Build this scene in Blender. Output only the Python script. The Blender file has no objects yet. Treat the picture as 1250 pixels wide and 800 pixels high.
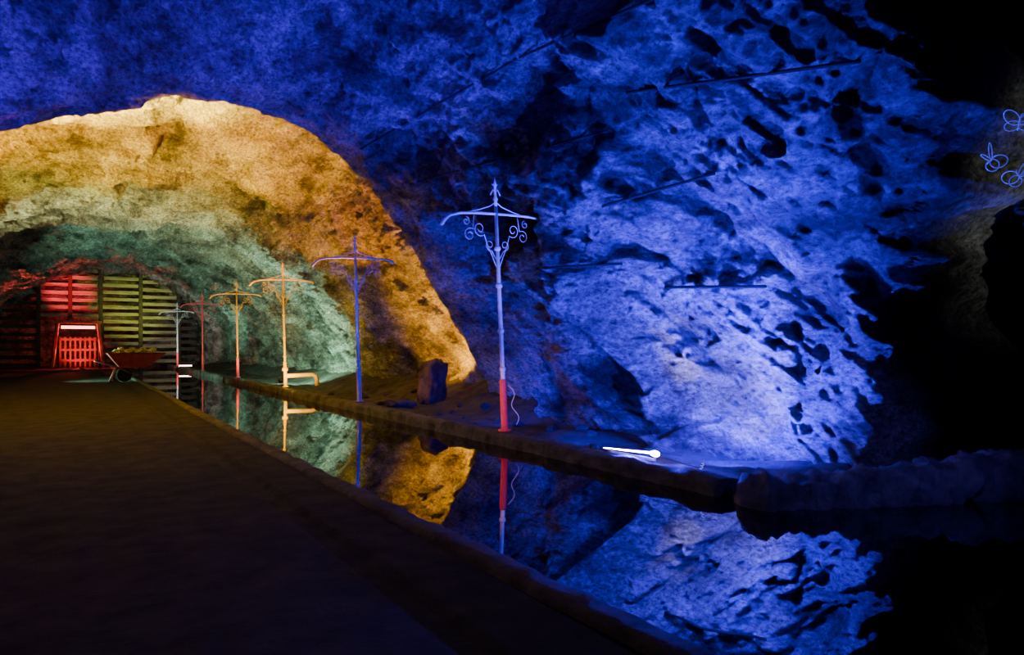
import bpy, bmesh, math, random
import numpy as np
from mathutils import Vector, noise, Matrix
from mathutils.bvhtree import BVHTree
random.seed(4)
SC=bpy.context.scene
COL=SC.collection
# ---------------------------------------------------------------- materials
def mat(name, base=(.5,.5,.5), rough=.7, metal=0, emis=None, estr=0, ior=1.45):
    m=bpy.data.materials.new(name); m.use_nodes=True
    b=m.node_tree.nodes['Principled BSDF']
    b.inputs['Base Color'].default_value=(*base,1)
    b.inputs['Roughness'].default_value=rough
    b.inputs['Metallic'].default_value=metal
    b.inputs['IOR'].default_value=ior
    if emis:
        b.inputs['Emission Color'].default_value=(*emis,1)
        b.inputs['Emission Strength'].default_value=estr
    return m
def noisy(name, c1, c2, scale=3, rough=.7, bump=.3, bscale=12, metal=0, stretch=(1,1,1), dist=.05, c3=None):
    m=mat(name,c1,rough,metal); nt=m.node_tree; N=nt.nodes; L=nt.links
    b=N['Principled BSDF']
    tc=N.new('ShaderNodeTexCoord'); mp=N.new('ShaderNodeMapping'); mp.inputs['Scale'].default_value=stretch
    L.new(tc.outputs['Object'],mp.inputs['Vector'])
    n=N.new('ShaderNodeTexNoise'); n.inputs['Scale'].default_value=scale; n.inputs['Detail'].default_value=8; n.inputs['Roughness'].default_value=.65
    L.new(mp.outputs[0],n.inputs['Vector'])
    r=N.new('ShaderNodeValToRGB'); r.color_ramp.elements[0].position=.36; r.color_ramp.elements[1].position=.64
    r.color_ramp.elements[0].color=(*c1,1); r.color_ramp.elements[1].color=(*c2,1)
    L.new(n.outputs['Fac'],r.inputs['Fac']); L.new(r.outputs['Color'],b.inputs['Base Color'])
    n2=N.new('ShaderNodeTexNoise'); n2.inputs['Scale'].default_value=bscale; n2.inputs['Detail'].default_value=10; n2.inputs['Roughness'].default_value=.7
    L.new(mp.outputs[0],n2.inputs['Vector'])
    bp=N.new('ShaderNodeBump'); bp.inputs['Strength'].default_value=bump; bp.inputs['Distance'].default_value=dist
    L.new(n2.outputs['Fac'],bp.inputs['Height']); L.new(bp.outputs[0],b.inputs['Normal'])
    return m
def rock_mat(name, dark, midc, light, rough=.36):
    m=mat(name,midc,rough); nt=m.node_tree; N=nt.nodes; L=nt.links; b=N['Principled BSDF']
    tc=N.new('ShaderNodeTexCoord'); mp=N.new('ShaderNodeMapping')
    mp.inputs['Rotation'].default_value=(math.radians(45),0,0); mp.inputs['Scale'].default_value=(1,.5,1.3)
    L.new(tc.outputs['Object'],mp.inputs['Vector'])
    n=N.new('ShaderNodeTexNoise'); n.inputs['Scale'].default_value=.6; n.inputs['Detail'].default_value=14; n.inputs['Roughness'].default_value=.76; n.inputs['Distortion'].default_value=.1
    L.new(mp.outputs[0],n.inputs['Vector'])
    r=N.new('ShaderNodeValToRGB'); cr=r.color_ramp
    cr.elements[0].position=.40; cr.elements[0].color=(*dark,1)
    cr.elements[1].position=.62; cr.elements[1].color=(*light,1)
    e=cr.elements.new(.50); e.color=(*midc,1)
    L.new(n.outputs['Fac'],r.inputs['Fac'])
    n3=N.new('ShaderNodeTexNoise'); n3.inputs['Scale'].default_value=16; n3.inputs['Detail'].default_value=5; n3.inputs['Roughness'].default_value=.75
    L.new(mp.outputs[0],n3.inputs['Vector'])
    mr=N.new('ShaderNodeMapRange'); mr.inputs[1].default_value=.36; mr.inputs[2].default_value=.64; mr.inputs[3].default_value=.2; mr.inputs[4].default_value=1.3
    L.new(n3.outputs['Fac'],mr.inputs[0])
    mx=N.new('ShaderNodeVectorMath'); mx.operation='SCALE'
    L.new(r.outputs['Color'],mx.inputs[0]); L.new(mr.outputs[0],mx.inputs['Scale'])
    L.new(mx.outputs[0],b.inputs['Base Color'])
    n2=N.new('ShaderNodeTexNoise'); n2.inputs['Scale'].default_value=4.0; n2.inputs['Detail'].default_value=12; n2.inputs['Roughness'].default_value=.84
    L.new(mp.outputs[0],n2.inputs['Vector'])
    v=N.new('ShaderNodeTexVoronoi'); v.inputs['Scale'].default_value=4.0; v.feature='F1'; v.distance='MANHATTAN'
    dm=N.new('ShaderNodeVectorMath'); dm.operation='MULTIPLY_ADD'; dm.inputs[1].default_value=(.08,.08,.08)
    L.new(n2.outputs['Color'],dm.inputs[0]); L.new(mp.outputs[0],dm.inputs[2]); L.new(dm.outputs[0],v.inputs['Vector'])
    ad=N.new('ShaderNodeMath'); ad.operation='MULTIPLY_ADD'; ad.inputs[1].default_value=-.6
    L.new(v.outputs['Distance'],ad.inputs[0]); L.new(n2.outputs['Fac'],ad.inputs[2])
    bp=N.new('ShaderNodeBump'); bp.inputs['Strength'].default_value=1; bp.inputs['Distance'].default_value=.26
    L.new(ad.outputs[0],bp.inputs['Height']); L.new(bp.outputs[0],b.inputs['Normal'])
    return m
M_ROCK=rock_mat('tunnel_rock',(.08,.07,.06),(.36,.335,.30),(.76,.74,.70))
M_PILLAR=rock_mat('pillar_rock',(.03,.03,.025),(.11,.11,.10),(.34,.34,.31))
M_FLOOR=noisy('packed_earth',(.014,.010,.008),(.055,.04,.028),2.6,.95,1,22,dist=.05)
M_BANK=noisy('bank_dirt',(.025,.022,.02),(.10,.09,.08),2.2,.9,.9,9,dist=.1)
M_KERB=noisy('rough_kerb',(.05,.047,.045),(.18,.17,.165),3,.7,1,11,dist=.08)
M_KERBD=noisy('dark_kerb',(.04,.032,.025),(.15,.12,.09),3,.8,1,11,dist=.06)
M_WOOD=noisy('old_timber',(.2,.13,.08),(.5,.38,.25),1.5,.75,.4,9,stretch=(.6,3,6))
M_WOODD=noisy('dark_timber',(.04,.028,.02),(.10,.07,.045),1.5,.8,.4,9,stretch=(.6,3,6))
M_WHITE=noisy('white_paint',(.6,.6,.63),(.85,.85,.87),9,.4,.1,30,dist=.01)
M_RED=noisy('red_paint',(.8,.05,.07),(.95,.10,.12),9,.4,.1,30,dist=.01)
M_YELLIT=noisy('yellow_lit_paint',(.85,.5,.0),(.95,.6,.005),9,.4,.1,30,dist=.01)  # yellow light on post and pipe put into the paint colour
M_ORG=noisy('orange_paint',(.75,.2,.0),(.9,.28,.002),9,.4,.1,30,dist=.01)
M_BLUELIT=noisy('blue_lit_paint',(.2,.2,.55),(.3,.3,.7),9,.4,.1,30,dist=.01)  # white paint with the blue lamplight put into its colour
M_IRON=noisy('dark_iron',(.05,.05,.055),(.13,.12,.12),8,.5,.2,25,.6,dist=.01)
M_CART=noisy('rusty_red_cart',(.14,.015,.012),(.3,.03,.025),4,.6,.3,20,dist=.01)
M_RUB=noisy('rubber',(.006,.006,.006),(.014,.014,.014),4,.95,.2,20)
M_ORE=noisy('yellow_ore',(.4,.27,.04),(.7,.5,.12),5,.7,.6,12)
M_STUMP=noisy('brown_stone',(.04,.025,.012),(.15,.10,.05),3,.85,.8,11,dist=.05)
M_WATER=mat('still_water',(.0015,.002,.003),.01,0,ior=2.7)
# ---------------------------------------------------------------- helpers
def link(o): COL.objects.link(o); return o
def mkmesh(name, verts, faces, m, smooth=True):
    me=bpy.data.meshes.new(name); me.from_pydata([tuple(v) for v in verts],[],[tuple(f) for f in faces]); me.update()
    if m: me.materials.append(m)
    if smooth: me.polygons.foreach_set('use_smooth',[True]*len(me.polygons))
    return link(bpy.data.objects.new(name,me))
def top(o,label,cat,group=None,kind=None):
    o['label']=label; o['category']=cat
    if group:o['group']=group
    if kind:o['kind']=kind
    return o
def empty(name,loc=(0,0,0)):
    e=bpy.data.objects.new(name,None); e.empty_display_size=.2; e.location=loc; return link(e)
class MB:
    def __init__(s): s.v=[]; s.f=[]
    def box(s,c,d,rot=0):
        cx,cy,cz=c; hx,hy,hz=[k/2 for k in d]; b=len(s.v)
        R=Matrix.Rotation(rot,3,'Z')
        for x,y,z in [(-1,-1,-1),(1,-1,-1),(1,1,-1),(-1,1,-1),(-1,-1,1),(1,-1,1),(1,1,1),(-1,1,1)]:
            p=R@Vector((x*hx,y*hy,z*hz)); s.v.append((cx+p.x,cy+p.y,cz+p.z))
        for f in [(0,3,2,1),(4,5,6,7),(0,1,5,4),(1,2,6,5),(2,3,7,6),(3,0,4,7)]: s.f.append([b+i for i in f])
    def tube(s,path,r,n=10,cap=True):
        P=[Vector(p) for p in path]; b=len(s.v); k=len(P)
        rs=r if hasattr(r,'__len__') else [r]*k
        up=None
        for i,p in enumerate(P):
            t=(P[min(i+1,k-1)]-P[max(i-1,0)]).normalized()
            if up is None:
                up=Vector((0,0,1)) if abs(t.z)<.9 else Vector((1,0,0))
            a=(up-t*up.dot(t)).normalized(); up=a; c=t.cross(a)
            for j in range(n):
                th=2*math.pi*j/n; s.v.append(tuple(p+(a*math.cos(th)+c*math.sin(th))*rs[i]))
        for i in range(k-1):
            for j in range(n):
                j2=(j+1)%n; s.f.append([b+i*n+j,b+i*n+j2,b+(i+1)*n+j2,b+(i+1)*n+j])
        if cap:
            s.f.append([b+j for j in range(n)][::-1]); s.f.append([b+(k-1)*n+j for j in range(n)])
    def make(s,name,m,smooth=True,bev=0):
        o=mkmesh(name,s.v,s.f,m,smooth)
        if bev:
            md=o.modifiers.new('b','BEVEL'); md.width=bev; md.segments=2; md.limit_method='ANGLE'
        return o
def sm(a,b,x):
    t=np.clip((x-a)/(b-a),0,1); return t*t*(3-2*t)
HALF=Vector((.5,.5,.5))
def plates(w,k,tilt,off):
    ds,pts=noise.voronoi(w)
    h0=noise.cell_vector(pts[0]*k)-HALF; h1=noise.cell_vector(pts[1]*k)-HALF
    a=(w-pts[0]).dot(h0)*tilt+h0.x*off; b=(w-pts[1]).dot(h1)*tilt+h1.x*off
    t=min(1,(ds[1]-ds[0])*12); t=.5+.5*t
    return a*t+b*(1-t)
def rockdisp(p,big=.5,facet=.3,fine=.1):
    p=Vector(p)
    q=Vector((p.x*.8+p.z*.3,p.y*.6,p.z*.9-p.x*.2))
    d=big*(noise.fractal(q*.35,1.0,2.1,3,noise_basis='PERLIN_ORIGINAL'))
    al=(p.y+p.z)*.7; ac=(p.y-p.z)*.7
    w=Vector((p.x*.5,al*.36,ac*.75))+noise.noise_vector(p*.45)*.25
    d+=facet*plates(w,7.3,2.3,.22)
    w2=Vector((p.x*1.2,al*.75,ac*1.8))+noise.noise_vector(p*1.1)*.12
    d+=facet*.42*plates(w2,5.1,2.2,.08)
    w3=Vector((p.x*3,al*1.7,ac*4.2))+noise.noise_vector(p*2.6)*.10
    d+=facet*.26*plates(w3,3.7,2.0,.08)
    w4=Vector((p.x*7,al*4.2,ac*9))
    d+=facet*.14*plates(w4,2.9,2.0,.15)
    ph=ac*1.15+.5*noise.noise(p*.5)+.2*noise.noise(p*1.7)
    fr=ph-math.floor(ph); a=max(0,noise.noise(Vector((p.x*.3,al*.35,math.floor(ph)*3.7)))+.3)
    d+=.2*a*(fr if fr<.9 else (1-fr)*9)*(facet/.5)
    ph=ac*3.3+.6*noise.noise(p*.8)+.2*noise.noise(p*2.7)
    fr=ph-math.floor(ph); a=max(0,noise.noise(Vector((p.x*.6,al*.7,math.floor(ph)*2.7)))+.2)
    d+=.10*a*(fr if fr<.88 else (1-fr)*7.33)*(facet/.5)
    return d
# ---------------------------------------------------------------- tunnel shell
A=[(-5.5,-.4),(-5.8,1.4),(-5.4,3.2),(-4.2,5.2),(-2.2,6.9),(.5,7.9),(3.3,7.9),(5.5,6.9),(6.8,5.0),(7.65,3.1),(8.2,1.2),(8.3,-.4)]
B=[(-5,-.4),(-5,1.3),(-4.2,3),(-2.8,4.3),(-1,5.25),(1,6.1),(3.4,6.35),(5.05,5.75),(6.25,4.3),(7.4,2.6),(8.6,.9),(9.0,-.4)]
C=[(-6,-.4),(-6.2,1.5),(-5.5,3.6),(-4,5.4),(-1.8,6.9),(1,7.6),(4,7.7),(6.2,6.7),(7.7,4.8),(8.8,2.8),(9.4,1.0),(9.5,-.4)]
D=[(-5,-.4),(-5,1.3),(-4.6,3),(-3.4,4.6),(-1.4,5.8),(1,6.5),(3.2,6.5),(5.2,5.9),(6.9,4.6),(8.2,2.9),(8.9,1.2),(9.1,-.4)]
E=[(-4,-.4),(-4,1.3),(-3.7,2.8),(-2.6,4.4),(-.8,5.8),(1.2,6.6),(3.2,6.7),(5.0,6.1),(6.6,4.8),(7.7,3.0),(8.1,1.2),(8.2,-.4)]
keys=[(-6,A),(8.0,A),(14.3,B),(14.8,B),(15.3,C),(19,C),(28.0,D),(44,D),(60,E)]
def catmull(P,sv):
    P=np.array(P,float); k=len(P); Q=np.vstack([2*P[0]-P[1],P,2*P[-1]-P[-2]])
    s=np.clip(sv,0,1)*(k-1-1e-6); i=s.astype(int); t=(s-i)[:,None]
    p0,p1,p2,p3=Q[i],Q[i+1],Q[i+2],Q[i+3]
    return .5*((2*p1)+(-p0+p2)*t+(2*p0-5*p1+4*p2-p3)*t**2+(-p0+3*p1-3*p2+p3)*t**3)
sf=np.concatenate([np.linspace(0,.34,80,endpoint=False),np.linspace(.34,.62,210,endpoint=False),np.linspace(.62,1,380)])
NS=len(sf)
ys=np.concatenate([np.arange(-4,3,.12),np.arange(3,11,.023),np.arange(11,16,.035),np.arange(16,30,.07),np.arange(30,60.01,.16)])
kc=[(y,catmull(P,sf)) for y,P in keys]
NY=len(ys)
V=np.zeros((NY,NS,3)); WW=np.zeros((NY,NS))
cutz=np.array([-1,0,2.45,3.8,4.7,8]); cuty=np.array([5.0,5.0,4.75,3.9,3.9,3.7])
for a,y in enumerate(ys):
    for k in range(len(kc)-1):
        if kc[k][0]<=y<=kc[k+1][0]: break
    t=sm(kc[k][0],kc[k+1][0],y); P=kc[k][1]*(1-t)+kc[k+1][1]*t
    x=P[:,0].copy(); z=P[:,1]
    cy=np.interp(z,cutz,cuty)+np.array([.3*noise.noise(Vector((0,3.3,float(q)*1.3)))+.12*noise.noise(Vector((5,1.3,float(q)*4))) for q in z]) if y<7 else np.full(NS,0.)
    w=sm(.60,.68,sf)*sm(0,1,(cy-y)/1.1)
    x+=w*5.5
    WW[a]=w
    V[a,:,0]=x; V[a,:,1]=y; V[a,:,2]=z
cx,cz=2.0,2.2
for a in range(NY):
    y=ys[a]
    far=1 if y<20 else .75
    lip=1-.68*float(sm(12.2,14.2,y)*sm(17.0,15.6,y))
    nr=.7+.3*float(sm(4.5,6.5,y))
    for b in range(NS):
        p=V[a,b]
        dx=p[0]-cx; dz=p[2]-cz; l=math.hypot(dx,dz)
        f=(1-.75*min(1,WW[a,b]*3))*nr
        d=rockdisp(p,.45*far*lip*f,.52*far*lip*f,.05)
        V[a,b,0]+=dx/l*d; V[a,b,2]+=dz/l*d; V[a,b,1]+=.2*d
Y=V[:,:,1].copy(); Z=V[:,:,2].copy()
S=np.broadcast_to(sf[None,:],Y.shape)
side=sm(.58,.68,S)*sm(7.0,5.2,Z)
line=10.9-.5*(Z-1.5)+.15*np.sin(Z*3.1)
but=sm(line+.3,line-.15,Y)*sm(line-3.0,line-.3,Y)*.6*side
V[:,:,0]-=but
line2=7.65+.60*Z+.08*np.sin(Z*4)
shadow_rib=sm(line2+.12,line2+.0,Y)*sm(line2-.9,line2-.02,Y)*sm(3.4,2.2,Z)*.75*side  # added ridge, shaped to make the dark shadow streak
V[:,:,0]-=shadow_rib
def sub(name,b0,b1,label,smooth=True):
    vs=V[:,b0:b1+1].reshape(-1,3); n=b1-b0+1
    me=bpy.data.meshes.new(name)
    ii=np.arange(NY-1)[:,None]*n+np.arange(n-1)[None,:]
    q=np.stack([ii,ii+1,ii+n+1,ii+n],-1).reshape(-1,4)
    me.vertices.add(len(vs)); me.vertices.foreach_set('co',vs.ravel())
    me.loops.add(q.size); me.loops.foreach_set('vertex_index',q.ravel().astype(np.int32))
    me.polygons.add(len(q)); me.polygons.foreach_set('loop_start',np.arange(0,q.size,4,dtype=np.int32)); me.polygons.foreach_set('loop_total',np.full(len(q),4,dtype=np.int32))
    me.update(calc_edges=True); me.validate()
    me.polygons.foreach_set('use_smooth',np.full(len(q),smooth,dtype=bool))
    me.materials.append(M_ROCK)
    o=link(bpy.data.objects.new(name,me)); top(o,label,'rock wall',kind='structure'); return o,vs,q
w1=sub('wall_left',0,80,'rough blasted rock side of the tunnel')
w2=sub('ceiling',80,290,'rough arched rock roof of the tunnel')
w3=sub('wall_right',290,NS-1,'jagged rock face lit by coloured lamps')
bv=[BVHTree.FromPolygons([tuple(v) for v in w[1]],[tuple(int(i) for i in f) for f in w[2]]) for w in (w2,w3)]
def surf(o,d):
    best=None
    for b in bv:
        h=b.ray_cast(o,d)
        if h[0] is not None and (best is None or h[3]<best[3]): best=h
    return best
vs=[];fs=[]
n=40
for i in range(n+1):
    for j in range(n+1):
        x=-7+18*i/n; z=-.5+10*j/n; vs.append((x,59.5+.4*noise.noise(Vector((x,z,3))),z))
for i in range(n):
    for j in range(n): fs.append((i*(n+1)+j,(i+1)*(n+1)+j,(i+1)*(n+1)+j+1,i*(n+1)+j+1))
o=mkmesh('wall_end',vs,fs,M_ROCK); top(o,'dark rock closing the tunnel','rock wall',kind='structure')
# ---------------------------------------------------------------- floors
def grid(name,x0,x1,y0,y1,nx,ny,zf,m,label):
    vs=[];fs=[]
    for i in range(nx+1):
        for j in range(ny+1):
            x=x0+(x1-x0)*i/nx; y=y0+(y1-y0)*j/ny; vs.append((x,y,zf(x,y)))
    for i in range(nx):
        for j in range(ny): fs.append((i*(ny+1)+j,(i+1)*(ny+1)+j,(i+1)*(ny+1)+j+1,i*(ny+1)+j+1))
    o=mkmesh(name,vs,fs,m); top(o,label,'floor',kind='structure'); return o
def zp(x,y):
    r=.008*noise.noise(Vector((x*1.2,y*.8,0)))+.007*noise.noise(Vector((x*6,y*5,2)))
    if 1.7<x<1.9: r-=.045
    return r
grid('floor',-6.6,2.46,-4,60,140,800,zp,M_FLOOR,'dark packed earth path beside the channel')
def zb(x,y):
    return .0+.10*noise.fractal(Vector((x*.9,y*.7,5)),.8,2,4)+max(0,x-7.8)*(0 if y<11 else .35)+.03-.08*float(sm(6.8,6.2,x))*(1 if y<9 else 0)
grid('floor_bank',5.85,10.4,5.0,60,60,600,zb,M_BANK,'dirt ledge between the kerb and the rock wall')
grid('floor_recess',7.2,15,-4,5.2,60,60,lambda x,y:-.12+(.22*sm(3.4,4.6,y+(x-8)*.3))+.05*noise.noise(Vector((x*2,y*2,0))) ,M_BANK,'dark floor of the side recess')
o=mkmesh('water',[(2.5,-4,-.03),(5.95,-4,-.03),(5.95,54.5,-.03),(2.5,54.5,-.03),(5.95,-4,-.03),(9.3,-4,-.03),(9.3,4.6,-.03),(5.95,4.9,-.03)],[(0,1,2,3),(4,5,6,7)],M_WATER,False)
top(o,'still dark mirror-like water filling the channel','water',kind='stuff')
def kerb(name,path,w,h,zc,label,step=.1,amp=.05,seed=0,m=None,ex=.4,fr=2.4):
    P=[Vector((*p,0)) if len(p)==2 else Vector(p) for p in path]; pts=[]
    for a,b in zip(P[:-1],P[1:]):
        k=max(1,int((b-a).length/step))
        for i in range(k): pts.append(a.lerp(b,i/k))
    pts.append(P[-1]); n=28; vs=[];fs=[]
    K=len(pts)
    for i,p in enumerate(pts):
        t=(pts[min(i+3,K-1)]-pts[max(i-3,0)]).normalized(); s=Vector((t.y,-t.x,0)).normalized()
        endf=min(1,(.35+i*step/.25)) if name=='rock_kerb' else 1
        for j in range(n):
            th=2*math.pi*(j+.5)/n; c,sn=math.cos(th),math.sin(th)
            u=math.copysign(abs(c)**ex,c)*w/2*endf; v=math.copysign(abs(sn)**ex,sn)*h/2*endf
            q=p+s*u+Vector((0,0,zc+v))
            d=amp*(noise.fractal(q*fr+Vector((seed,0,0)),.55,2.1,5))
            if name=='rock_kerb': d+=.10*plates(q*5,3.3,1.8,.2)
            d2=amp*.8*noise.noise(Vector((q.y*.6+seed,q.x*.6,0)))
            q+=s*(c*d+d2)+Vector((0,0,sn*d)); vs.append(q)
    for i in range(K-1):
        for j in range(n):
            j2=(j+1)%n; fs.append((i*n+j,i*n+j2,(i+1)*n+j2,(i+1)*n+j))
    fs.append(list(range(n))[::-1]); fs.append([(K-1)*n+j for j in range(n)])
    o=mkmesh(name,vs,fs,m or M_KERB); top(o,label,'kerb'); return o
kerb('channel_kerb',[(2.72,-3.5),(2.68,2.5),(2.56,8),(2.52,20),(2.5,54.2)],.26,.5,-.205,'low dark kerb between the path and the water',seed=3,m=M_KERBD,amp=.018,ex=.45)
kerb('channel_kerb',[(5.95,5.05),(5.95,54.2)],.34,.55,-.11,'rough concrete kerb running along the rock wall',seed=9,amp=.05)
kerb('rock_kerb',[(5.70,4.66,0),(6.3,4.4,.03),(7.2,4.0,.10),(8.2,3.62,.17),(9.6,3.2,.24)],.58,.50,-.04,'thick dark rounded stone kerb crossing the water',seed=15,amp=.07,m=M_KERB,ex=.7,step=.03,fr=4)
# ---------------------------------------------------------------- near rock pillar at the recess
vs=[];fs=[];nz=170;n=200
for i in range(nz+1):
    z=-.3+7.8*i/nz
    edge=float(np.interp(z,[-.5,1,2.3,3.6,4.2,5,7.5],[10.4,10.1,9.6,8.9,8.8,9.0,8.4]))
    for j in range(n):
        th=2*math.pi*j/n; p=Vector((edge+2.2+2.2*math.cos(th),2.6+1.3*math.sin(th),z))
        d=rockdisp(p,.3,.8,.12)+.10*noise.fractal(Vector((p.x*7,p.y*7,p.z*1.8)),.7,2.1,4); p+=Vector((math.cos(th),math.sin(th),0))*d; vs.append(p)
for i in range(nz):
    for j in range(n):
        j2=(j+1)%n; fs.append((i*n+j,i*n+j2,(i+1)*n+j2,(i+1)*n+j))
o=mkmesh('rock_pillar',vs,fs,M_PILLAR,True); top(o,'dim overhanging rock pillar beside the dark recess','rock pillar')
bvp=BVHTree.FromPolygons([tuple(v) for v in vs],fs)
# ---------------------------------------------------------------- ornamental posts
def spiral(cx,cz,r0,r1,a0,turns,k=26):
    return [(cx+(r0+(r1-r0)*i/k)*math.cos(a0+turns*2*math.pi*i/k),0,cz+(r0+(r1-r0)*i/k)*math.sin(a0+turns*2*math.pi*i/k)) for i in range(k+1)]
def build_post(loc,mp,ms,label,tilt=2.0,rotz=0):
    e=empty('ornamental_post',loc); e.rotation_euler=(0,math.radians(-tilt),rotz)
    top(e,label,'post','ornamental posts along the channel kerb')
    parts=[]
    b=MB(); b.tube([(0,0,.75),(0,0,1.0),(0,0,2.2),(0,0,3.62)],[.04,.038,.035,.03],14)
    for z in (1.0,1.62,2.35,2.95): b.tube([(0,0,z-.04),(0,0,z-.02),(0,0,z+.02),(0,0,z+.04)],[.038,.054,.054,.038],14)
    parts.append(b.make('pole',mp))
    b=MB(); b.tube([(0,0,.0),(0,0,.02),(0,0,.03),(0,0,.8),(0,0,.84)],[.11,.11,.06,.06,.045],16); parts.append(b.make('base_sleeve',ms))
    b=MB()
    pts=[(-1.06,0,3.28),(-1.0,0,3.36),(-.90,0,3.43),(-.70,0,3.48),(-.35,0,3.50),(0,0,3.505),(.35,0,3.505),(.66,0,3.50),(.84,0,3.48),(.94,0,3.45),(1.0,0,3.40)]
    b.tube(pts,[.028,.03]+[.022]*7+[.03,.028],10)
    b.tube([(-.62,0,3.49),(-.35,0,3.55),(-.12,0,3.62),(0,0,3.70),(.12,0,3.62),(.35,0,3.55),(.62,0,3.50)],.009,7)
    parts.append(b.make('crossbar',mp))
    for sx in (-1,1):
        b=MB()
        s1=spiral(.34,3.25,.12,.03,-math.pi*.75,1.35)
        b.tube([(sx*.04,0,2.66),(sx*.1,0,2.80),(sx*.2,0,3.0)]+[(sx*x,y,z) for x,y,z in s1],.0065,7)
        s2=spiral(.15,3.0,.09,.025,-math.pi*.6,1.2)
        b.tube([(sx*.04,0,2.78)]+[(sx*x,y,z) for x,y,z in s2],.0055,7)
        s3=spiral(.54,3.15,.11,.03,math.pi*.7,-1.3)
        b.tube([(sx*(.44),0,3.49)]+[(sx*x,y,z) for x,y,z in s3],.0055,7)
        s4=spiral(.60,3.36,.07,.02,math.pi*.5,1.2)
        b.tube([(sx*x,y,z) for x,y,z in s4],.005,7)
        parts.append(b.make('scrollwork',mp))
    b=MB(); b.tube([(0,0,3.6),(0,0,3.7),(0,0,3.74),(0,0,3.78),(0,0,3.9),(0,0,3.96),(0,0,4.1)],[.026,.026,.044,.022,.018,.03,.005],12)
    b.tube([(-.1,0,3.80),(-.05,0,3.89),(0,0,3.85),(.05,0,3.89),(.1,0,3.80)],.009,7)
    b.tube([(-.06,0,3.98),(0,0,3.94),(.06,0,3.98)],.008,7)
    parts.append(b.make('finial',mp))
    for p in parts: p.parent=e
    return e
KX=5.95; KZ=.19
p1=build_post((KX+.03,9.6,KZ),M_WHITE,M_RED,'white ornamental pole with red base lit blue',3.0,.12)
p2=build_post((KX+.05,16.35,KZ),M_BLUELIT,M_BLUELIT,'white ornamental pole with blue light painted in',1.8)
p3=build_post((KX+.05,23.2,KZ),M_YELLIT,M_YELLIT,'ornamental pole and elbow pipe, yellow light painted in',1.5)
p4=build_post((KX+.05,30.8,KZ),M_ORG,M_RED,'orange ornamental pole with red base',1)
p5=build_post((KX,39.5,KZ),M_RED,M_RED,'red ornamental pole on the kerb',.5)
p6=build_post((KX,49.5,KZ),M_WHITE,M_RED,'pale ornamental pole with red base',.5)
b=MB(); b.tube([(0,0,.36),(.5,0,.36),(.86,0,.36),(.99,0,.32),(1.03,0,.2),(1.03,0,-.02)],.07,12); o=b.make('elbow_pipe',M_YELLIT); o.parent=p3; o['label']='bent pipe with yellow light painted in'
b=MB(); b.tube([(0,0,.52),(0,0,.54),(0,0,.62),(0,0,.64)],[.07,.1,.1,.07],12); o=b.make('valve',M_YELLIT); o.parent=p3
b=MB(); b.tube([(KX+.04,9.53,KZ+.75)]+[(KX+.08+.05*math.sin(i*.9)+.012*i,9.5,KZ+.7-.055*i) for i in range(12)],.006,6)
o=b.make('power_cable',M_WHITE); top(o,'thin wavy cable hanging at the post base','cable')
# ---------------------------------------------------------------- blue lamp at the rock foot
e=empty('flood_light',(6.30,7.0,.10)); top(e,'glowing blue-white tube flood light on the ledge','lamp')
M_GB=mat('glow_blue',(1,1,1),.4,0,(.28,.22,1),300)
b=MB(); b.tube([(.0,.5,.05),(0,-.42,.10)],[.004,.013],12); o=b.make('glass_tube',M_GB); o.parent=e
b=MB(); b.tube([(.0,-.42,.10),(0,-.45,.10),(0,-.5,.10),(0,-.55,.10),(0,-.57,.10)],[.014,.03,.04,.03,.013],14); o=b.make('bulb',M_GB); o.parent=e
b=MB(); b.box((.05,0,.01),(.04,.9,.03)); o=b.make('bracket',M_IRON,False); o.parent=e
e=empty('cable_coil',(5.98,5.45,.18)); top(e,'small coiled glowing blue cable on the kerb','cable')
b=MB(); b.tube([(.016*math.cos(i*.8),.016*math.sin(i*.8)-.002*i,.01+.004*i) for i in range(22)],.004,6)
o=b.make('coil',mat('glow_coil',(1,1,1),.4,0,(.2,.2,1),.9)); o.parent=e
b=MB(); b.tube([(0,.0,.02),(.02,.5,.05),(0,1.0,.05)],.004,6); o=b.make('lead',M_IRON); o.parent=e
def fixture(loc,aim,col,label,estr=3):
    e=empty('flood_light',loc); top(e,label,'lamp')
    d=(Vector(aim)-Vector(loc)).normalized(); e.rotation_euler=d.to_track_quat('Z','Y').to_euler()
    b=MB(); b.tube([(0,0,-.08),(0,0,-.05),(0,0,.08)],[.05,.09,.12],14,True); o=b.make('housing',M_IRON); o.parent=e
    b=MB(); b.tube([(0,0,.081),(0,0,.09)],.1,14); o=b.make('lens',mat('lens_glow',(1,1,1),.4,0,col,estr)); o.parent=e
    b=MB(); b.tube([(-.14,0,0),(-.14,0,-.14),(.14,0,-.14),(.14,0,0)],.012,6); o=b.make('bracket',M_IRON); o.parent=e
    return e
def spot(loc,aim,col,energy,cone=150,rad=.03,blend=.6):
    l=bpy.data.lights.new('spot_lamp','SPOT'); l.energy=energy; l.color=col; l.spot_size=math.radians(cone); l.spot_blend=blend; l.shadow_soft_size=rad
    o=link(bpy.data.objects.new('spot_lamp',l)); o.location=loc
    o.rotation_euler=(Vector(aim)-Vector(loc)).normalized().to_track_quat('-Z','Y').to_euler(); return o
BL=(.022,.0,1)
spot((6.8,6.0,.35),(8.4,7.0,1.6),BL,2500,165,.02,.7)
spot((7.45,6.15,.22),(8.2,6.75,1.2),(1,.95,.85),130,110,.02,1)
spot((7.3,6.35,.22),(8.0,7.75,1.5),(1,.95,.85),420,24,.02,1)
spot((7.2,6.1,.25),(8.1,7.2,2.2),(.05,.06,1),520,130,.02,.9)
spot((6.6,6.0,.35),(7.0,7.2,6),BL,2400,112,.02,.9)
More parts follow.
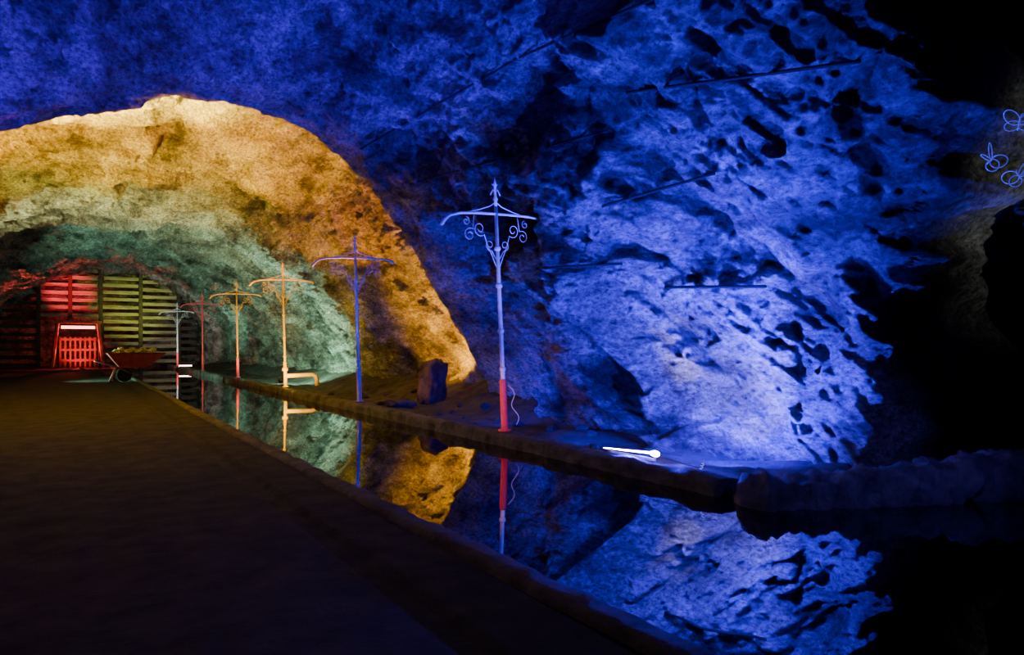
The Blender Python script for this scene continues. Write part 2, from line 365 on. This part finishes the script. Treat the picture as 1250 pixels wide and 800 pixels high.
spot((5.2,5.4,.25),(6.6,6.6,6.5),BL,2300,108,.02,.9)
spot((6.25,4.62,.32),(7.0,4.7,4.6),BL,900,84,.02,.9)  # added fill, rakes the dark facets beside the recess
spot((6.0,12.2,.4),(.8,10.2,7),(.05,0,1),5200,96,.02,.9)
spot((-4.0,10.0,.4),(-.8,10.2,7),(.07,0,1),5600,92,.02,.9)
spot((6.5,10.6,.35),(7.6,12.3,1.6),(.015,0,1),1000,120,.02,.9)  # added blue fill on the wall past the first post
spot((6.35,8.4,.3),(7.9,9.3,.8),(.015,0,1),260,130,.02,.9)  # added blue fill at the wall foot
spot((6.32,6.9,.26),(6.1,5.9,0.1),(.03,.0,1),700,170,.02,.9)
# orange, sheltered behind the lip and thrown inward
spot((6.4,17.3,.5),(3.8,20.2,7.0),(1,.32,0),5200,88,.03,.15)
spot((7.0,17.0,.5),(9.3,18.0,2.4),(1,.40,0),4200,84,.03,.5)
spot((-2.4,17.2,.5),(0.6,19.0,7.4),(1,.45,.0),26000,74,.03,.3)
spot((-2.0,17.4,.5),(0.5,18.3,7.6),(1,.66,.04),200000,46,.03,1)
# blend from gold into green
spot((-1.5,22.5,.5),(1.8,24.8,7),(.95,.85,.08),6500,70,.05,1)  # added light bridging the gold and green zones
spot((-3.0,26,.5),(.9,28.8,6.5),(.8,1,.42),8000,66,.05,1)
spot((6.6,26.2,.5),(8.9,28.5,2.6),(.42,1,.62),2400,150,.05,.7)
spot((-1.0,34,.5),(5.5,37,5.0),(.42,1,.62),2200,120,.05,.7)
spot((7.0,41,.6),(6.0,44,6),(.3,.9,.6),500,140,.05,.7)
# end
spot((.1,47.5,4.5),(.05,55,5.1),(1,.03,.06),8000,26,.05,.8)
spot((.6,56,1.5),(.6,54.6,1.5),(1,.08,.06),1300,120,.05,.6)
spot((.6,51.5,.5),(.6,54.6,1.3),(1,.05,.05),800,54,.05,.8)
spot((4.0,48.5,.6),(3.8,55,4.2),(.7,1,.05),2000,46,.05,1)
# added spots without fixtures, to brighten the posts
spot((4.3,8.6,.35),(5.98,9.6,.75),(1,.4,.5),120,42,.02,.8)
spot((4.8,8.2,.25),(5.9,9.6,3.4),(.18,.12,1),460,36,.02,.9)
spot((5.0,15.0,.25),(5.95,16.35,2.9),(.10,.05,1),300,44,.02,.8)
spot((5.0,21.6,.3),(5.95,23.2,1.8),(1,.62,.0),900,90,.02,.6)
spot((5.4,22.2,.5),(6.6,23.2,.45),(1,.62,.0),150,60,.02,.6)
spot((5.0,29.0,.3),(5.95,30.8,2.0),(1,.45,.0),520,80,.02,.6)
spot((5.0,37.5,.3),(5.95,39.5,2.0),(1,.2,.1),60,80,.02,.6)
spot((5.0,47.0,.3),(5.95,49.5,2.2),(1,.9,.8),600,90,.02,.6)
# added spots: faint light on pillar and right kerb, weak warm wash on path
spot((7.4,.4,2.6),(9.9,3.2,3.6),(.8,.88,.8),300,60,.02,.9)
spot((5.6,1.6,2.6),(7.2,4.1,0),(.12,.08,.9),260,56,.02,.9)
spot((-2.5,17,4.2),(.3,13,0),(1,.75,.55),90,110,.3,1)
spot((-1.5,2.5,3.2),(.5,5.5,0),(1,.75,.55),60,120,.3,1)
fixture((6.6,26.2,.25),(8.9,28.5,2.6),(.5,1,.6),'small green flood light on the dirt ledge')
e=empty('tube_light',(5.95,46,.2)); top(e,'short white tube light on the kerb','lamp')
b=MB(); b.tube([(-.35,0,.07),(.35,0,.07)],.05,12); o=b.make('glass_tube',mat('glow_white',(1,1,1),.4,0,(1,.45,.4),14)); o.parent=e
b=MB(); b.box((0,0,.02),(.7,.12,.05)); o=b.make('bracket',M_IRON,False); o.parent=e
# ---------------------------------------------------------------- dark tubes standing in for drill lines across rock
CAM=Vector((0,0,1.6)); TH=math.radians(32.5)
Fv=Vector((math.sin(TH),math.cos(TH),0)); Rv=Vector((math.cos(TH),-math.sin(TH),0))
def ray(px,py): return (Fv+Rv*((px-625)/850)+Vector((0,0,-(py-420)/850))).normalized()
for (a,c) in [((440,182),(630,72)),((634,70),(805,-5)),((500,225),(742,160)),((735,252),(872,212)),((812,351),(935,350)),((765,113),(1050,75)),((655,328),(760,322))]:
    pts=[]
    for i in range(26):
        t=i/25; h=surf(CAM,ray(a[0]+(c[0]-a[0])*t,a[1]+(c[1]-a[1])*t))
        if h: pts.append(h[0]+(CAM-h[0]).normalized()*.09)
    for _ in range(6):
        pts=[pts[0]]+[(pts[i-1]+pts[i]*2+pts[i+1])/4 for i in range(1,len(pts)-1)]+[pts[-1]]
    b=MB(); b.tube(pts,.022,6); o=b.make('drill_line',M_RUB); top(o,'thin dark tube standing in for a drill line in the rock','cable','drill lines on the rock')
# ---------------------------------------------------------------- timber partition
e=empty('timber_partition',(2.2,55,0)); top(e,'slatted timber partition closing the tunnel','partition')
def slats(x0,x1,z0,z1,pitch,m,name='slat_panel',h=.24,y=0):
    b=MB(); z=z0
    while z<z1:
        b.box(((x0+x1)/2+random.uniform(-.06,.06)-2.2,y+random.uniform(-.06,.06),z+h/2+random.uniform(-.03,.03)),(x1-x0,.12,h*random.uniform(.85,1.1)),0); z+=pitch
    o=b.make(name,m,False); o.parent=e
    return o
slats(-1.6,1.7,3.4,6.7,.5,M_WOOD)
slats(2.0,4.2,1.5,6.9,.5,M_WOOD)
slats(4.3,6.6,.3,6.9,.5,M_WOOD,y=.2)
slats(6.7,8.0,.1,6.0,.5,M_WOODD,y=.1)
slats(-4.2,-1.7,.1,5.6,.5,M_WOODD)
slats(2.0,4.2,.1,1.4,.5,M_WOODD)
for x in (-1.65,1.85,4.25,6.65,.1):
    b=MB(); b.box((x-2.2,-.18,3.4 if x!=.1 else 5.0),(.24,.2,6.9 if x!=.1 else 3.3)); o=b.make('upright',M_WOODD,False,.02); o.parent=e
e2=empty('door_1',(.55,54.6,0)); top(e2,'red-lit slatted timber door in a heavy frame','door',kind='structure')
M_RT=noisy('red_timber',(.4,.06,.04),(.7,.14,.10),2,.7,.3,9)
b=MB(); b.tube([(-1.45,0,.05),(-1.15,0,2.95)],.12,6); b.tube([(1.45,0,.05),(1.15,0,2.95)],.12,6); b.box((0,0,3.05),(2.7,.3,.2))
o=b.make('door_frame',M_RT,False); o.parent=e2
b=MB()
for i in range(8): b.box((-1.0+.28*i,.1,1.05),(.12,.08,2.0))
b.box((0,.02,.5),(2.1,.08,.16)); b.box((0,.02,1.2),(2.1,.08,.16)); b.box((0,.02,1.9),(2.1,.08,.16))
o=b.make('door_leaf',M_RT,False); o.parent=e2
b=MB(); b.tube([(-.95,-.1,2.7),(.95,-.1,2.7)],.09,10); o=b.make('tube_light',mat('glow_red',(1,1,1),.4,0,(1,.22,.18),9)); o.parent=e2; o['label']='glowing pink tube light'
# ---------------------------------------------------------------- wheelbarrow
WX=2.40
e=empty('wheelbarrow',(WX,33.5,0)); e.rotation_euler=(0,0,math.radians(2)); top(e,'large rusty red wheelbarrow loaded with yellow rocks','wheelbarrow')
bm=bmesh.new()
def ringz(x0,x1,w,z): return [bm.verts.new((x0,-w,z)),bm.verts.new((x1,-w,z)),bm.verts.new((x1,w,z)),bm.verts.new((x0,w,z))]
r0=ringz(-.6,.4,.3,.6); r1=ringz(-1.05,1.1,.5,1.2); r2=ringz(-1.1,1.15,.53,1.22); r3=ringz(-.98,1.0,.46,1.17); r4=ringz(-.55,.35,.26,.65)
for a,c in ((r0,r1),(r1,r2),(r2,r3),(r3,r4)):
    for i in range(4): bm.faces.new((a[i],a[(i+1)%4],c[(i+1)%4],c[i]))
bm.faces.new(r0[::-1]); bm.faces.new(r4)
me=bpy.data.meshes.new('tray'); bm.to_mesh(me); bm.free(); me.materials.append(M_CART); o=link(bpy.data.objects.new('tray',me)); o.parent=e
for s in (-1,1):
    b=MB(); b.tube([(-1.5,s*.36,.9),(-1.1,s*.34,.77),(-.6,s*.3,.58),(-.3,s*.14,.42),(-.2,s*.1,.35)],.035,8); o=b.make('handle',M_CART); o.parent=e
    b=MB(); b.tube([(-.7,s*.3,.65),(-.95,s*.32,.02),(-.75,s*.32,.02)],.03,8); o=b.make('leg',M_CART); o.parent=e
b=MB(); b.tube([(0,-.06,0),(0,-.055,0),(0,.055,0),(0,.06,0)],[.2,.3,.3,.2],22); b.tube([(0,-.1,0),(0,.1,0)],.05,10); o=b.make('wheel',M_RUB); o.parent=e; o.location=(-.42,0,.31)
spot((1.2,31.0,2.2),(WX,33.5,1.3),(1,.45,.2),16,50,.02,.8)  # added weak spot to keep the load visible
def rock(name,loc,r,m,label,cat,grp,sq=(1,1,.7)):
    bm=bmesh.new(); bmesh.ops.create_icosphere(bm,subdivisions=3,radius=r); sd=random.random()*50
    for v in bm.verts:
        n=v.co.normalized(); ds,pts=noise.voronoi(n*1.6+Vector((sd,0,0))); k=1-.35*ds[0]+.15*noise.noise(n*4+Vector((0,sd,0)))
        v.co=Vector((v.co.x*sq[0],v.co.y*sq[1],v.co.z*sq[2]))*k
    me=bpy.data.meshes.new(name); bm.to_mesh(me); bm.free(); me.materials.append(m)
    o=link(bpy.data.objects.new(name,me)); o.location=loc; o.rotation_euler=(0,0,random.random()*6); top(o,label,cat,grp); return o
for i in range(8):
    rock('ore_lump',(WX-.72+.2*i,33.5+(.12 if i%2 else -.12),1.26+.08*(i%2)),.17,M_ORE,'yellow lump of ore heaped in the wheelbarrow','rock','ore in the wheelbarrow',(1,1,.9))
for i in range(22):
    y=[8.2,9,9.8,10.4,11.1,11.7,12.4,13,13.7,14.3,14.9,17,17.6,18.2,18.9,19.5,20,20.7,21.2,12.0,9.4,13.4][i]; x=[6.7,7.3,7.0,7.5,7.2,6.6,7.7,7.1,8.0,7.5,8.0,6.8,7.7,8.3,7.1,8.0,7.4,6.7,8.1,7.4,7.4,6.7][i]; r=random.uniform(.06,.15)
    rock('loose_rock',(x,y,zb(x,y)+r*.25),r,M_BANK,'loose angular rock lying on the dirt ledge','rock','loose rocks on the ledge')
rock('stone_slab',(6.75,15.6,zb(6.75,15.6)+.12),.5,M_BANK,'flat pale stone slab on the dirt ledge','rock',None,(1,.7,.28))
bm=bmesh.new(); bmesh.ops.create_icosphere(bm,subdivisions=5,radius=1)
for v in bm.verts:
    n=v.co.normalized(); f=(abs(n.x)**6+abs(n.y)**6+abs(n.z)**6)**(-1/6)
    q=Vector((n.x*f*.32,n.y*f*.26,n.z*f*.56)); q*=1+.16*noise.fractal(q*3.5,.7,2.1,5); q.x+=.10*q.z; v.co=q
me=bpy.data.meshes.new('stone_stump'); bm.to_mesh(me); bm.free(); me.materials.append(M_STUMP)
for p in me.polygons: p.use_smooth=True
o=link(bpy.data.objects.new('stone_stump',me)); o.location=(8.0,16.4,.60); o.rotation_euler=(0,0,.3); top(o,'rough dark upright stone block beside the rock','stone block')
spot((6.7,15.7,.4),(8.0,16.4,.8),(1,.4,.03),25,60,.02,.8)  # added spot lifting the block out of silhouette
# ---------------------------------------------------------------- wire butterflies on pillar
M_NB=mat('blue_wire',(.2,.2,.6),.35,.3,(.10,.10,1),.4)
def butterfly(px,py,s,rot,label):
    r=ray(px,py); h=bvp.ray_cast(CAM,r); h2=surf(CAM,r)
    ds=[q[3] for q in (h,h2) if q is not None and q[0] is not None]+[8.6]
    dist=min(ds)-.3
    e=empty('wire_butterfly',CAM+r*dist); top(e,label,'wire ornament','wire butterflies on the rock')
    e.rotation_euler=(rot,rot*2,-TH-.9)
    for k,(a,rr) in enumerate([(.6,1),(2.5,1),(-.5,.7),(3.6,.7)]):
        b=MB(); pts=[]
        for i in range(25):
            t=2*math.pi*i/24; x=rr*s*(.5+.5*math.cos(t+math.pi)); z=rr*s*.32*math.sin(t)
            pts.append((x*math.cos(a)-z*math.sin(a),.04*math.sin(t),x*math.sin(a)+z*math.cos(a)))
        b.tube(pts,.005,6); o=b.make('wing',M_NB); o.parent=e
    b=MB(); b.tube([(0,0,-s*.4),(0,0,s*.3),(s*.1,0,s*.5)],.007,6); o=b.make('body',M_NB); o.parent=e
butterfly(1210,195,.16,.5,'small blue wire butterfly with fanned wings')
butterfly(1244,150,.17,.1,'blue wire butterfly with rounded wings')
butterfly(1244,215,.15,-.3,'blue wire butterfly with rounded wings')
# ---------------------------------------------------------------- world, camera
w=bpy.data.worlds.new('World'); SC.world=w; w.use_nodes=True
w.node_tree.nodes['Background'].inputs[0].default_value=(.02,.02,.03,1); w.node_tree.nodes['Background'].inputs[1].default_value=.01
cd=bpy.data.cameras.new('Camera'); co=link(bpy.data.objects.new('Camera',cd)); co.location=CAM; co.rotation_euler=(math.pi/2,0,-TH)
cd.lens=850/1250*36; cd.sensor_width=36; cd.shift_y=20/1250; cd.clip_end=300; cd.clip_start=.05
SC.camera=co
